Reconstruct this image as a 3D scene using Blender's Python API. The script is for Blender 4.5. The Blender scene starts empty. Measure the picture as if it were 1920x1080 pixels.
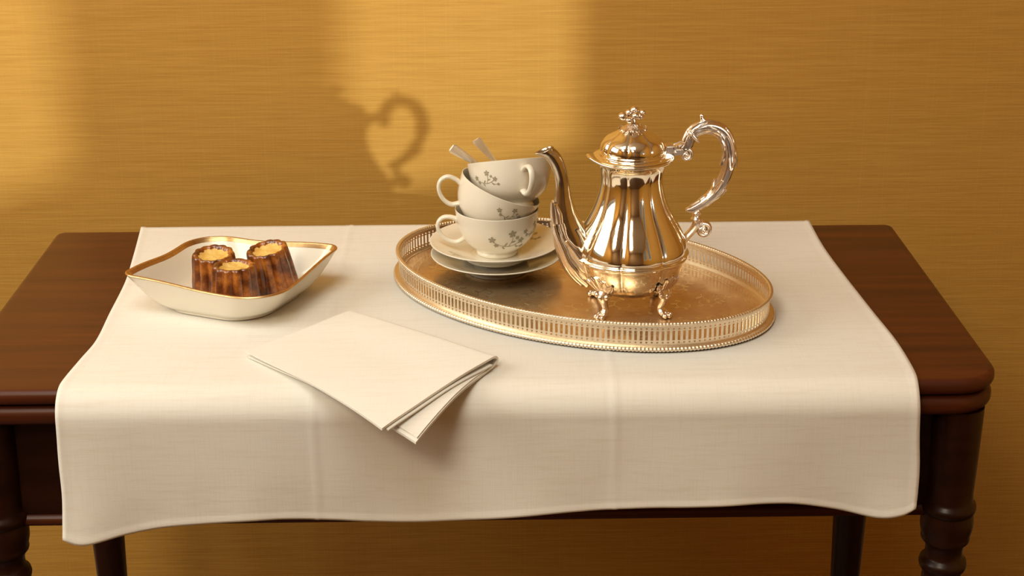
import bpy, bmesh, math, random
from mathutils import Vector, Matrix, noise
random.seed(7)
PI = math.pi
scene = bpy.context.scene

# ------------------------------------------------------------------ camera, world, sun, window light, added ceiling fills, exposure
cam_d = bpy.data.cameras.new('camera'); cam = bpy.data.objects.new('camera', cam_d)
scene.collection.objects.link(cam); scene.camera = cam
cam_d.sensor_width = 36.0; cam_d.lens = 3064 * 36.0 / 1920.0; cam_d.clip_start = 0.05; cam_d.clip_end = 60
def cam_axes(p, r, y):
    f = Vector((math.sin(y)*math.cos(p), math.cos(y)*math.cos(p), -math.sin(p)))
    rt = Vector((math.cos(y), -math.sin(y), 0)); up = rt.cross(f)
    return rt*math.cos(r)+up*math.sin(r), -rt*math.sin(r)+up*math.cos(r), f
ax, ay, af = cam_axes(0.3651, -0.0047, 0.0156)
M = Matrix((ax, ay, -af)).transposed().to_4x4(); M.translation = Vector((0.0139, -1.3924, 1.3807))
cam.matrix_world = M

world = bpy.data.worlds.new('sky'); scene.world = world; world.use_nodes = True
bg = world.node_tree.nodes['Background']; bg.inputs[0].default_value = (1.0, 0.93, 0.80, 1); bg.inputs[1].default_value = 0.15

sun_d = bpy.data.lights.new('sun', 'SUN'); sun = bpy.data.objects.new('sun', sun_d); scene.collection.objects.link(sun)
sun_d.energy = 1.9; sun_d.angle = math.radians(1.1); sun_d.color = (0.93, 1.0, 0.97)
sun.location = (2.5, -3.4, 1.6)
sun.rotation_euler = Vector((-0.570, 0.808, -0.156)).to_track_quat('-Z', 'Y').to_euler()

def area_light(name, loc, direction, sx, sy, power, color):
    d = bpy.data.lights.new(name, 'AREA'); o = bpy.data.objects.new(name, d); scene.collection.objects.link(o)
    d.shape = 'RECTANGLE'; d.size = sx; d.size_y = sy; d.energy = power; d.color = color
    o.location = loc; o.rotation_euler = Vector(direction).to_track_quat('-Z', 'Y' if abs(direction[2]) > .9 else 'Z').to_euler()
    return o
DAY = (0.98, 0.95, 0.84)
area_light('daylight_near_window', (-1.93, -0.32, 1.88), (1, 0, 0), 1.20, 1.40, 29, DAY)
area_light('front_ceiling_fill', (-0.95, -2.35, 2.77), (0, 0, -1), 0.85, 0.85, 40, (1.0, 0.86, 0.63))  # added ceiling fill: bright ovals on the pot, warm light on the drape
area_light('overhead_fill', (-0.45, -0.85, 2.77), (0, 0, -1), 1.3, 1.1, 24, (0.95, 0.96, 0.87))  # added overhead fill that evens the light across the tabletop

scene.view_settings.view_transform = 'Standard'; scene.view_settings.look = 'None'
scene.view_settings.gamma = 1.0; scene.view_settings.use_curve_mapping = False
scene.view_settings.exposure = 0.08
scene.cycles.max_bounces = 7; scene.cycles.caustics_reflective = False; scene.cycles.caustics_refractive = False; scene.cycles.adaptive_threshold = 0.02

# ------------------------------------------------------------------ helpers
def link(o, parent=None):
    scene.collection.objects.link(o)
    if parent is not None: o.parent = parent
    return o
def mesh_obj(name, verts, faces, mat, parent=None, smooth=True, sharp=50):
    me = bpy.data.meshes.new(name); me.from_pydata([tuple(v) for v in verts], [], faces); me.update()
    bm = bmesh.new(); bm.from_mesh(me); bmesh.ops.recalc_face_normals(bm, faces=bm.faces[:]); bm.to_mesh(me); bm.free()
    if smooth:
        me.polygons.foreach_set('use_smooth', [True]*len(me.polygons))
        if sharp: me.set_sharp_from_angle(angle=math.radians(sharp))
    me.materials.append(mat)
    return link(bpy.data.objects.new(name, me), parent)
def empty(name, loc=(0,0,0), rot=(0,0,0)):
    o = bpy.data.objects.new(name, None); o.empty_display_size = 0.03
    o.location = loc; o.rotation_euler = rot
    return link(o)
def tag(o, label=None, cat=None, group=None, kind=None):
    if label: o['label'] = label
    if cat: o['category'] = cat
    if group: o['group'] = group
    if kind: o['kind'] = kind
    return o

class MB:
    """collects shapes into one mesh"""
    def __init__(s): s.v = []; s.f = []
    def add(s, vs, fs):
        n = len(s.v); s.v += [Vector(v) for v in vs]; s.f += [[i+n for i in f] for f in fs]; return s
    def box(s, a, b):
        (x0,y0,z0),(x1,y1,z1) = a, b
        return s.add([(x0,y0,z0),(x1,y0,z0),(x1,y1,z0),(x0,y1,z0),(x0,y0,z1),(x1,y0,z1),(x1,y1,z1),(x0,y1,z1)],
              [(0,3,2,1),(4,5,6,7),(0,1,5,4),(1,2,6,5),(2,3,7,6),(3,0,4,7)])
    def sphere(s, c, r, nu=12, nv=8, scale=(1,1,1), rot=None):
        vs = []; c = Vector(c)
        for j in range(nv+1):
            t = PI*j/nv
            for i in range(nu):
                p = 2*PI*i/nu
                v = Vector((r*math.sin(t)*math.cos(p)*scale[0], r*math.sin(t)*math.sin(p)*scale[1], r*math.cos(t)*scale[2]))
                if rot is not None: v = rot @ v
                vs.append(c+v)
        fs = [(j*nu+i, j*nu+(i+1)%nu, (j+1)*nu+(i+1)%nu, (j+1)*nu+i) for j in range(nv) for i in range(nu)]
        return s.add(vs, fs)
    def lathe(s, prof, n=64, rf=None, closed=False):
        """prof: (r,z[,amp]); rf(theta, amp) multiplies r"""
        vs = []; m = len(prof)
        for p in prof:
            for i in range(n):
                t = 2*PI*i/n
                k = rf(t, p[2] if len(p) > 2 else 0) if rf else 1
                vs.append((p[0]*k*math.cos(t), p[0]*k*math.sin(t), p[1]))
        fs = []
        for j in range(m if closed else m-1):
            for i in range(n):
                a, b = j, (j+1) % m
                fs.append((a*n+i, a*n+(i+1)%n, b*n+(i+1)%n, b*n+i))
        return s.add(vs, fs)
    def sweep(s, pts, rad, n=12, prof=None, up=None, cap=True, closed=False):
        """pts: path; rad: per point r or (rx,ry); prof(phi)->radius factor; up: fixed reference (binormal side axis)"""
        pts = [Vector(p) for p in pts]; m = len(pts); vs = []; ref = None
        for i in range(m):
            if closed: d = pts[(i+1) % m]-pts[i-1]
            else: d = pts[min(i+1, m-1)]-pts[max(i-1, 0)]
            d.normalize()
            if up is not None: b = Vector(up)
            else:
                if ref is None: ref = Vector((0,0,1)) if abs(d.z) < .9 else Vector((1,0,0))
                b = ref
            b = b-d*b.dot(d)
            if b.length < 1e-6: b = d.orthogonal()
            b.normalize(); ref = b; a = b.cross(d)
            r = rad[i] if isinstance(rad, (list, tuple)) and not (closed and False) else rad
            rx, ry = (r if isinstance(r, (tuple, list)) else (r, r))
            for k in range(n):
                p = 2*PI*k/n; q = prof(p) if prof else 1
                vs.append(pts[i]+a*(rx*q*math.cos(p))+b*(ry*q*math.sin(p)))
        fs = [(i*n+k, i*n+(k+1)%n, ((i+1)%m)*n+(k+1)%n, ((i+1)%m)*n+k) for i in range(m if closed else m-1) for k in range(n)]
        if cap and not closed:
            fs.append(tuple(range(n-1, -1, -1))); fs.append(tuple((m-1)*n+k for k in range(n)))
        return s.add(vs, fs)
    def xform(s, mat):
        s.v = [mat @ v for v in s.v]; return s
    def obj(s, name, mat, parent=None, smooth=True, sharp=50):
        return mesh_obj(name, s.v, s.f, mat, parent, smooth, sharp)

def spline(pts, n):
    """Catmull-Rom through pts (tuples of any dimension) -> n+1 samples"""
    P = [tuple(p) for p in pts]; P = [tuple(2*a-b for a, b in zip(P[0], P[1]))]+P+[tuple(2*a-b for a, b in zip(P[-1], P[-2]))]
    m = len(P)-3; out = []
    for i in range(n+1):
        t = i/n*m; k = min(int(t), m-1); t -= k
        p0, p1, p2, p3 = P[k:k+4]
        out.append(tuple(.5*((2*b)+(-a+c)*t+(2*a-5*b+4*c-d)*t*t+(-a+3*b-3*c+d)*t**3) for a, b, c, d in zip(p0, p1, p2, p3)))
    return out
def interp(tab, x):
    """smooth interpolation of (x,y) table"""
    if x <= tab[0][0]: return tab[0][1]
    if x >= tab[-1][0]: return tab[-1][1]
    for i in range(len(tab)-1):
        if tab[i][0] <= x <= tab[i+1][0]: break
    def sl(j):
        a = tab[max(j-1, 0)]; b = tab[min(j+1, len(tab)-1)]
        return (b[1]-a[1])/(b[0]-a[0])
    h = tab[i+1][0]-tab[i][0]; t = (x-tab[i][0])/h
    return (2*t**3-3*t*t+1)*tab[i][1]+(t**3-2*t*t+t)*h*sl(i)+(3*t*t-2*t**3)*tab[i+1][1]+(t**3-t*t)*h*sl(i+1)
def sstep(a, b, x):
    t = max(0, min(1, (x-a)/(b-a))); return t*t*(3-2*t)

# ------------------------------------------------------------------ materials
def new_mat(name):
    m = bpy.data.materials.new(name); m.use_nodes = True
    nt = m.node_tree; return m, nt, nt.nodes['Principled BSDF']
def principled(name, col, rough=.5, metal=0, coat=0, spec=.5, sss=0):
    m, nt, b = new_mat(name)
    b.inputs['Base Color'].default_value = (*col, 1); b.inputs['Roughness'].default_value = rough
    b.inputs['Metallic'].default_value = metal; b.inputs['Coat Weight'].default_value = coat
    b.inputs['Specular IOR Level'].default_value = spec
    if sss:
        b.inputs['Subsurface Weight'].default_value = sss; b.inputs['Subsurface Radius'].default_value = (.006, .004, .002)
    return m
def N(nt, typ, **kw):
    n = nt.nodes.new(typ)
    for k, v in kw.items(): setattr(n, k, v)
    return n
def coords(nt, scale, out='Object', rot=(0,0,0)):
    tc = N(nt, 'ShaderNodeTexCoord'); mp = N(nt, 'ShaderNodeMapping')
    mp.inputs['Scale'].default_value = scale; mp.inputs['Rotation'].default_value = rot
    nt.links.new(tc.outputs[out], mp.inputs[0]); return mp.outputs[0]
def noise_tex(nt, vec, scale, detail=4, rough=.6):
    n = N(nt, 'ShaderNodeTexNoise'); n.inputs['Scale'].default_value = scale
    n.inputs['Detail'].default_value = detail; n.inputs['Roughness'].default_value = rough
    nt.links.new(vec, n.inputs['Vector']); return n.outputs['Fac']
def ramp(nt, fac, stops):
    r = N(nt, 'ShaderNodeValToRGB'); e = r.color_ramp.elements
    while len(e) < len(stops): e.new(.5)
    for el, (p, c) in zip(e, stops): el.position = p; el.color = (*c, 1)
    nt.links.new(fac, r.inputs[0]); return r.outputs[0]
def bump(nt, b, fac, strength, dist, prev=None):
    n = N(nt, 'ShaderNodeBump'); n.inputs['Strength'].default_value = strength; n.inputs['Distance'].default_value = dist
    nt.links.new(fac, n.inputs['Height'])
    if prev is not None: nt.links.new(prev, n.inputs['Normal'])
    nt.links.new(n.outputs[0], b.inputs['Normal']); return n.outputs[0]
def mixc(nt, fac, a, bcol, typ='MIX'):
    m = N(nt, 'ShaderNodeMix', data_type='RGBA', blend_type=typ)
    if isinstance(fac, (int, float)): m.inputs[0].default_value = fac
    else: nt.links.new(fac, m.inputs[0])
    for s, v in ((6, a), (7, bcol)):
        if isinstance(v, tuple): m.inputs[s].default_value = (*v, 1)
        else: nt.links.new(v, m.inputs[s])
    return m.outputs[2]
def mathn(nt, op, a, bv):
    m = N(nt, 'ShaderNodeMath', operation=op)
    for s, v in ((0, a), (1, bv)):
        if isinstance(v, (int, float)): m.inputs[s].default_value = v
        else: nt.links.new(v, m.inputs[s])
    return m.outputs[0]

def grasscloth():
    m, nt, b = new_mat('golden_grasscloth')
    fib = noise_tex(nt, coords(nt, (13, 13, 430)), 1.0, 3, .6)
    slub = noise_tex(nt, coords(nt, (16, 16, 190)), 1.0, 3, .65)
    weft = noise_tex(nt, coords(nt, (420, 420, 3)), 1.0, 2, .5)
    big = noise_tex(nt, coords(nt, (1.2, 1.2, 5)), 1.0, 3, .5)
    c = ramp(nt, fib, [(.28, (.51, .263, .048)), (.5, (.56, .297, .058)), (.74, (.61, .335, .070))])
    c = mixc(nt, ramp(nt, slub, [(.56, (0,0,0)), (.78, (.22,.22,.22))]), c, (.40, .20, .035))
    c = mixc(nt, ramp(nt, weft, [(.5, (0,0,0)), (.8, (.15,.15,.15))]), c, (.66, .39, .10))
    c = mixc(nt, ramp(nt, big, [(.4, (0,0,0)), (.7, (.16,.16,.16))]), c, (.46, .235, .042))
    nt.links.new(c, b.inputs['Base Color']); b.inputs['Roughness'].default_value = .62; b.inputs['Specular IOR Level'].default_value = .25
    n1 = bump(nt, b, fib, .35, .0012); bump(nt, b, weft, .18, .0006, n1)
    return m
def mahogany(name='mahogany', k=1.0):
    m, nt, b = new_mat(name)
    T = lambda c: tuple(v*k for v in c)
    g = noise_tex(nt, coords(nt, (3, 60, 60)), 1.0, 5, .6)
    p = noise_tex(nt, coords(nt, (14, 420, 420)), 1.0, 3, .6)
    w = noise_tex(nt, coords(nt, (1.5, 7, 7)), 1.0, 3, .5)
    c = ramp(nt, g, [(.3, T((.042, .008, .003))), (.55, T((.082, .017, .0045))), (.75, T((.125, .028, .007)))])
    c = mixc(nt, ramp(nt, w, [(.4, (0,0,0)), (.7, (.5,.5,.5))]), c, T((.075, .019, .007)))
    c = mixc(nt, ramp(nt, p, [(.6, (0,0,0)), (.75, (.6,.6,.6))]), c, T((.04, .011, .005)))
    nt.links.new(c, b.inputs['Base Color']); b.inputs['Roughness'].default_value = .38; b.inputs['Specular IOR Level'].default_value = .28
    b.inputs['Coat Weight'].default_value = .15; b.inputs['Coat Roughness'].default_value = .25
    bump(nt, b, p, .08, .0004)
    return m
def linen(name, col, dark):
    m, nt, b = new_mat(name)
    wx = noise_tex(nt, coords(nt, (30, 900, 900)), 1.0, 2, .6)
    wy = noise_tex(nt, coords(nt, (900, 30, 30)), 1.0, 2, .6)
    sl = noise_tex(nt, coords(nt, (18, 260, 260)), 1.0, 3, .65)
    c = mixc(nt, ramp(nt, sl, [(.5, (0,0,0)), (.75, (.55,.55,.55))]), col, dark)
    c = mixc(nt, ramp(nt, wy, [(.5, (0,0,0)), (.8, (.35,.35,.35))]), c, dark)
    nt.links.new(c, b.inputs['Base Color']); b.inputs['Roughness'].default_value = .85; b.inputs['Specular IOR Level'].default_value = .15
    b.inputs['Sheen Weight'].default_value = .12
    n1 = bump(nt, b, wx, .22, .0004); n2 = bump(nt, b, wy, .18, .0004, n1); bump(nt, b, sl, .2, .0006, n2)
    return m
def silver(name, col, rough, var=.06, scale=60, tarnish=None):
    m, nt, b = new_mat(name)
    n = noise_tex(nt, coords(nt, (1,1,1)), scale, 4, .6)
    b.inputs['Metallic'].default_value = 1
    r = mathn(nt, 'MULTIPLY_ADD', n, var); nt.nodes[-1].inputs[2].default_value = rough-var/2
    nt.links.new(r, b.inputs['Roughness'])
    if tarnish:
        c = mixc(nt, ramp(nt, n, [(.45, (0,0,0)), (.75, (.6,.6,.6))]), col, tarnish); nt.links.new(c, b.inputs['Base Color'])
    else: b.inputs['Base Color'].default_value = (*col, 1)
    return m
def tray_floor_mat():
    m, nt, b = new_mat('worn_tray_floor')
    n = noise_tex(nt, coords(nt, (1,1,1)), 38, 6, .65); n2 = noise_tex(nt, coords(nt, (1,1,1)), 11, 4, .6)
    vo = N(nt, 'ShaderNodeTexVoronoi', feature='DISTANCE_TO_EDGE'); vo.inputs['Scale'].default_value = 60
    nt.links.new(coords(nt, (1,1,1)), vo.inputs['Vector'])
    c = ramp(nt, n, [(.32, (.68, .45, .23)), (.55, (.80, .57, .32)), (.72, (.92, .76, .50))])
    c = mixc(nt, ramp(nt, n2, [(.42, (0,0,0)), (.7, (.55,.55,.55))]), c, (.62, .40, .20))
    nt.links.new(c, b.inputs['Base Color']); b.inputs['Metallic'].default_value = .82
    nt.links.new(ramp(nt, n2, [(.3, (.17,)*3), (.7, (.36,)*3)]), b.inputs['Roughness'])
    bump(nt, b, n, .15, .0006)
    return m
def canele_crust():
    m, nt, b = new_mat('caramel_crust')
    n = noise_tex(nt, coords(nt, (1,1,1)), 55, 5, .65); f = noise_tex(nt, coords(nt, (1,1,1)), 420, 3, .6)
    c = ramp(nt, n, [(.34, (.055, .012, .003)), (.48, (.19, .045, .007)), (.66, (.52, .17, .022))])
    c = mixc(nt, ramp(nt, f, [(.5, (0,0,0)), (.75, (.35,.35,.35))]), c, (.06, .013, .003))
    nt.links.new(c, b.inputs['Base Color']); b.inputs['Roughness'].default_value = .30; b.inputs['Coat Weight'].default_value = .7
    b.inputs['Coat Roughness'].default_value = .18
    n1 = bump(nt, b, n, .35, .0012); bump(nt, b, f, .25, .0005, n1)
    return m
def canele_crumb():
    m, nt, b = new_mat('custard_top')
    n = noise_tex(nt, coords(nt, (1,1,1)), 90, 5, .65)
    c = ramp(nt, n, [(.3, (.66, .36, .07)), (.55, (.82, .55, .16)), (.75, (.88, .66, .26))])
    nt.links.new(c, b.inputs['Base Color']); b.inputs['Roughness'].default_value = .5; b.inputs['Subsurface Weight'].default_value = .15
    b.inputs['Subsurface Radius'].default_value = (.004, .002, .001)
    bump(nt, b, n, .35, .0012)
    return m
def porcelain(name, col):
    m = principled(name, col, .16, 0, .25, .5); nt = m.node_tree; b = nt.nodes['Principled BSDF']
    n = noise_tex(nt, coords(nt, (1,1,1)), 30, 2, .5); bump(nt, b, n, .03, .001)
    return m
def plaster(name, col, r=.8):
    m, nt, b = new_mat(name)
    n = noise_tex(nt, coords(nt, (1,1,1)), 14, 5, .6)
    nt.links.new(ramp(nt, n, [(.3, tuple(c*.93 for c in col)), (.7, col)]), b.inputs['Base Color']); b.inputs['Roughness'].default_value = r
    bump(nt, b, n, .08, .002); return m
def floorboards():
    m, nt, b = new_mat('oak_floor')
    g = noise_tex(nt, coords(nt, (40, 2.5, 40)), 1.0, 5, .6)
    nt.links.new(ramp(nt, g, [(.3, (.03, .013, .006)), (.7, (.065, .03, .012))]), b.inputs['Base Color']); b.inputs['Roughness'].default_value = .4
    return m

WALLPAPER = grasscloth(); WOOD = mahogany(); DARK_WOOD = mahogany('dark_mahogany', .28)  # second mahogany has the same colours scaled darker, for legs and apron
LINEN = linen('cream_linen', (.81, .78, .72), (.72, .67, .58)); NAPKIN = linen('white_linen', (.84, .81, .75), (.77, .73, .65))
POT_SILVER = silver('polished_silver', (.93, .84, .69), .09, .05, 40)
ORN_SILVER = silver('cast_silver', (.90, .79, .68), .25, .06, 120, (.74, .62, .51))
SPOUT_SILVER = silver('dark_reflection_silver', (.62, .54, .43), .17, .08, 60, (.34, .29, .22))  # spout's dark reflections put into the base colour, plus random tarnish mottling
TRAY_SILVER = silver('warm_plated_silver', (.90, .80, .64), .36, .10, 200, (.78, .65, .48))
ENGRAVE = silver('bright_cut_silver', (.93, .80, .56), .38, .1, 120)
SPOON_SILVER = silver('spoon_silver', (.98, .95, .90), .48, .05, 80)
TRAY_FLOOR = tray_floor_mat()
CHINA = porcelain('ivory_china', (.86, .80, .68)); DISH_CHINA = porcelain('white_china', (.87, .825, .72))
GOLD = silver('gilt_edge', (.70, .46, .22), .30, .08, 150, (.48, .27, .11))
PRINT = principled('grey_green_print', (.36, .32, .225), .35); PRINT_SOFT = principled('pale_print', (.50, .45, .33), .35)
PANEL = plaster('dark_umber_paint', (.26, .15, .06), .6)
CRUST = canele_crust(); CRUMB = canele_crumb()
CEIL = plaster('cream_plaster', (.84, .79, .70)); PAINT = plaster('ivory_paint', (.78, .72, .60), .5); OAK = floorboards()

# ------------------------------------------------------------------ the room
XL, XR, YF, YB, H = -2.0, 1.6, -3.6, 0.663, 2.75
def struct(name, mb, mat, label=None):
    o = mb.obj(name, mat, None, smooth=False); o['kind'] = 'structure'
    if label: o['label'] = label
    return o
struct('wall_back', MB().box((XL-.1, YB, -.05), (XR+.1, YB+.12, H+.05)), WALLPAPER, 'golden grasscloth papered wall behind the table')
struct('floor', MB().box((XL-.1, YF-.1, -.08), (XR+.1, YB, 0)), OAK)
SK = [(-1.40, -.50, -2.80, -1.90), (-1.12, .22, -1.42, -.28)]       # ceiling openings added for the two fill lights: x0, x1, y0, y1
cb = MB(); y = YF-.1
for x0, x1, y0, y1 in SK:
    cb.box((XL-.1, y, H), (XR+.1, y0, H+.08)); cb.box((XL-.1, y0, H), (x0, y1, H+.08)); cb.box((x1, y0, H), (XR+.1, y1, H+.08)); y = y1
cb.box((XL-.1, y, H), (XR+.1, YB, H+.08))
struct('ceiling', cb, CEIL)
struct('wall_front', MB().box((XL-.1, YF-.12, 0), (XR+.1, YF, H)), PANEL)
def side_wall(name, x0, x1, openings, z0, z1):
    mb = MB(); y = YF
    for op in openings:
        a, b = op[:2]; z0 = op[2] if len(op) > 2 else z0
        mb.box((x0, y, 0), (x1, a, H)); mb.box((x0, a, 0), (x1, b, z0)); mb.box((x0, a, z1), (x1, b, H)); y = b
    mb.box((x0, y, 0), (x1, YB, H)); struct(name, mb, WALLPAPER)
LW = [(-0.95, 0.31, 1.15)]
RW = [(-3.20, -2.33, 1.34), (-1.90, -1.39, 1.19)]
side_wall('wall_left', XL-.12, XL, LW, .9, 2.62)
side_wall('wall_right', XR, XR+.04, RW, .35, 2.45)
def frame(name, x, a, b, z0, z1, w=.05, t=.05):
    mb = MB(); x0, x1 = x, x+t
    mb.box((x0, a-w, z0-w), (x1, a, z1+w)); mb.box((x0, b, z0-w), (x1, b+w, z1+w))
    mb.box((x0, a, z0-w), (x1, b, z0)); mb.box((x0, a, z1), (x1, b, z1+w)); struct(name, mb, PAINT)
for i, (a, b, zs) in enumerate(LW): frame('window_%d' % (i+1), XL, a, b, zs, 2.62, .06, .03)
for i, (a, b, zs) in enumerate(RW): frame('window_%d' % (i+2), XR-.02, a, b, zs, 2.45, .06, .02)
struct('baseboard_back', MB().box((XL, YB-.015, 0), (XR, YB, .11)), PAINT)

# ------------------------------------------------------------------ side table
TT = 0.75; DEPTH = 0.463
def rounded_slab(mb, z0, z1, rc, re, inset=0.0):
    """rounded-corner slab with rounded edge profile"""
    x0, x1, y0, y1 = -.5+inset, .5-inset, 0+inset, DEPTH-inset
    def outline(off):
        pts = []
        for cx, cy, a0, r in ((x1-rc, y0+rc, -PI/2, rc), (x1-.012, y1-.012, 0, .012), (x0+.012, y1-.012, PI/2, .012), (x0+rc, y0+rc, PI, rc)):
            for k in range(9):
                a = a0+PI/2*k/8; rr = max(r-off, .0005)
                pts.append((cx+rr*math.cos(a), cy+rr*math.sin(a)))
        return pts
    h = z1-z0; rings = []
    for k in range(7):
        a = PI/2*k/6; rings.append((re*(1-math.sin(a)), z0+re*(1-math.cos(a))))
    for k in range(7):
        a = PI/2*k/6; rings.append((re*(1-math.cos(a)), z1-re*(1-math.sin(a))))
    vs = []; n = 36
    for off, z in rings: vs += [(x, y, z) for x, y in outline(off)]
    fs = [(j*n+i, j*n+(i+1)%n, (j+1)*n+(i+1)%n, (j+1)*n+i) for j in range(len(rings)-1) for i in range(n)]
    fs.append(tuple(range(n-1, -1, -1))); fs.append(tuple((len(rings)-1)*n+i for i in range(n)))
    return mb.add(vs, fs)
table = tag(empty('side_table'), 'dark mahogany side table with folding double top and turned legs', 'table')
rounded_slab(MB(), .7345, TT, .045, .0068).obj('table_top', WOOD, table, sharp=60)
rounded_slab(MB(), .7125, .7325, .045, .0085, .001).obj('lower_leaf', WOOD, table, sharp=60)
def bevel_box(name, a, b, mat, parent, w=.002):
    o = MB().box(a, b).obj(name, mat, parent, smooth=False)
    bm = bmesh.new(); bm.from_mesh(o.data); bmesh.ops.bevel(bm, geom=bm.edges[:], offset=w, segments=2, affect='EDGES'); bm.to_mesh(o.data); bm.free()
    return o
LX, LYF, LYB = .466, .031, .420
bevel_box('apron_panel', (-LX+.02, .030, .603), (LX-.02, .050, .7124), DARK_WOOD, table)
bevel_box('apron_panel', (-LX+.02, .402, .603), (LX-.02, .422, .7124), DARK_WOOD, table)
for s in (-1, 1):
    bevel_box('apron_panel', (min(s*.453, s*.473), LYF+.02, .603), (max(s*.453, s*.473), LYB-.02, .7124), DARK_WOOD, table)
MB().sweep([(x, .032, .5985) for x in (-LX+.018, -.2, 0, .2, LX-.018)], .0065, 14, up=(0,0,1)).obj('bead_moulding', WOOD, table)
for s in (-1, 1):
    MB().sweep([(s*.472, y, .5985) for y in (LYF+.018, .2, LYB-.018)], .0065, 14, up=(0,0,1)).obj('bead_moulding', WOOD, table)
leg_prof = [(.0005,.7124),(.0245,.7124),(.0245,.70),(.0238,.66),(.0228,.622),(.0228,.612),(.0235,.609),(.0262,.607),(.0270,.603),(.0262,.599),(.0245,.597),
  (.0250,.594),(.0258,.587),(.0256,.580),(.0240,.573),(.0236,.570),(.0240,.568),(.0232,.5655),(.0195,.562),(.0182,.555),(.0185,.548),(.0195,.5455),
  (.0225,.5435),(.0236,.539),(.0225,.534),(.0200,.5315),(.0192,.527),(.0205,.505),(.0215,.46),(.0212,.41),(.0200,.36),(.0185,.30),(.0165,.2),(.0142,.10),
  (.0150,.09),(.0165,.085),(.0150,.078),(.0125,.07),(.0120,.03),(.0135,.02),(.0135,.004),(.012,.0),(.0005,.0)]
leg0 = None
for sx in (-1, 1):
    for y in (LYF, LYB):
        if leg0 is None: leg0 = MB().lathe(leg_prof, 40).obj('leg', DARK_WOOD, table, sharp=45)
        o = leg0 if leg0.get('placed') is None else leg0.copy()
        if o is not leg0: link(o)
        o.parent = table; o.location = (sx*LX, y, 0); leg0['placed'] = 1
for o in table.children:
    if 'placed' in o: del o['placed']

# ------------------------------------------------------------------ tablecloth
LEFT = [(0,-.4005),(.118,-.3878),(.186,-.3817),(.28,-.3792),(.352,-.3773),(.40,-.3825),(.445,-.3872),(.475,-.3880),(.50,-.3880),(.54,-.3886),(.58,-.3878),(.615,-.3890),(.64,-.3896)]
RIGHT = [(0,.4009),(.095,.4002),(.19,.4048),(.30,.4122),(.37,.4174),(.435,.4178),(.475,.4155),(.50,.4160),(.53,.4172),(.575,.4195),(.615,.4190),(.64,.4170)]
BOT = [(-.391,.6125),(-.380,.6062),(-.3675,.6040),(-.3316,.6089),(-.2855,.6158),(-.199,.622),(-.1383,.620),(-.0876,.6176),(.0039,.6249),(.1055,.6304),(.2071,.633),(.2937,.6336),(.3401,.626),(.3816,.618),(.4069,.6217),(.420,.630)]
def build_cloth():
    nx, ny_top, ny_arc, ny_dr = 220, 80, 14, 46
    R = .028; ytop0 = .4665; yb = .0125
    vs = []; rows = []
    Ltop = ytop0-yb; Larc = R*PI/2
    for j in range(ny_top+1): rows.append(('t', j/ny_top))
    for j in range(1, ny_arc+1): rows.append(('a', j/ny_arc))
    for j in range(1, ny_dr+1): rows.append(('d', j/ny_dr))
    Z0 = TT+.0012
    for kind, t in rows:
        for i in range(nx+1):
            u = i/nx
            if kind == 't': s = Ltop*t
            elif kind == 'a': s = Ltop+Larc*t
            else: s = Ltop+Larc+.13*t
            x = interp(LEFT, s)*(1-u)+interp(RIGHT, s)*u
            wob = noise.noise(Vector((x*9, s*9, 3.1)))
            edge = min(u, 1-u)*.80
            hem = .0006*(1-sstep(.004, .0075, edge))
            crease = .0008*math.exp(-((x-.131)/.0022)**2)+.0008*math.exp(-((x+.150)/.0022)**2)
            if kind == 't':
                y = ytop0-s; z = Z0+.0005*max(0, wob)+hem+crease
                z += .0007*(1-sstep(0, .01, s))
                p = (x, y, z)
            elif kind == 'a':
                a = PI/2*t; r = R+crease+hem+.0004*wob
                p = (x, yb-r*math.sin(a), Z0-R+r*math.cos(a))
            else:
                zb = interp(BOT, x); zt = Z0-R; z = zt+(zb-zt)*t
                y = yb-R-.0016*t-hem-crease
                y -= t**1.4*(.0050*math.sin(x*11+.6)+.0030*math.sin(x*27+1.2)+.003)
                y -= .0016*t*noise.noise(Vector((x*22, z*14, 7.7)))
                # corners lift forward a little
                y -= .010*t*t*math.exp(-((x+.375)/.035)**2)+.009*t*t*math.exp(-((x-.395)/.04)**2)
                y = min(y, -.0145)
                y -= .0006*sstep(.93, .96, t)
                p = (x, y, z)
            vs.append(p)
    nr = len(rows); w = nx+1
    fs = [(j*w+i, j*w+i+1, (j+1)*w+i+1, (j+1)*w+i) for j in range(nr-1) for i in range(nx)]
    o = mesh_obj('tablecloth', vs, fs, LINEN, None, True, 0)
    md = o.modifiers.new('thickness', 'SOLIDIFY'); md.thickness = .0009; md.offset = 1
    return o
cloth = build_cloth()
if cloth.data.polygons[0].normal.z < 0: cloth.data.flip_normals()
tag(cloth, 'cream linen cloth lying over the table and hanging down its front', 'tablecloth')
CZ = TT+.0030

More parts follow.
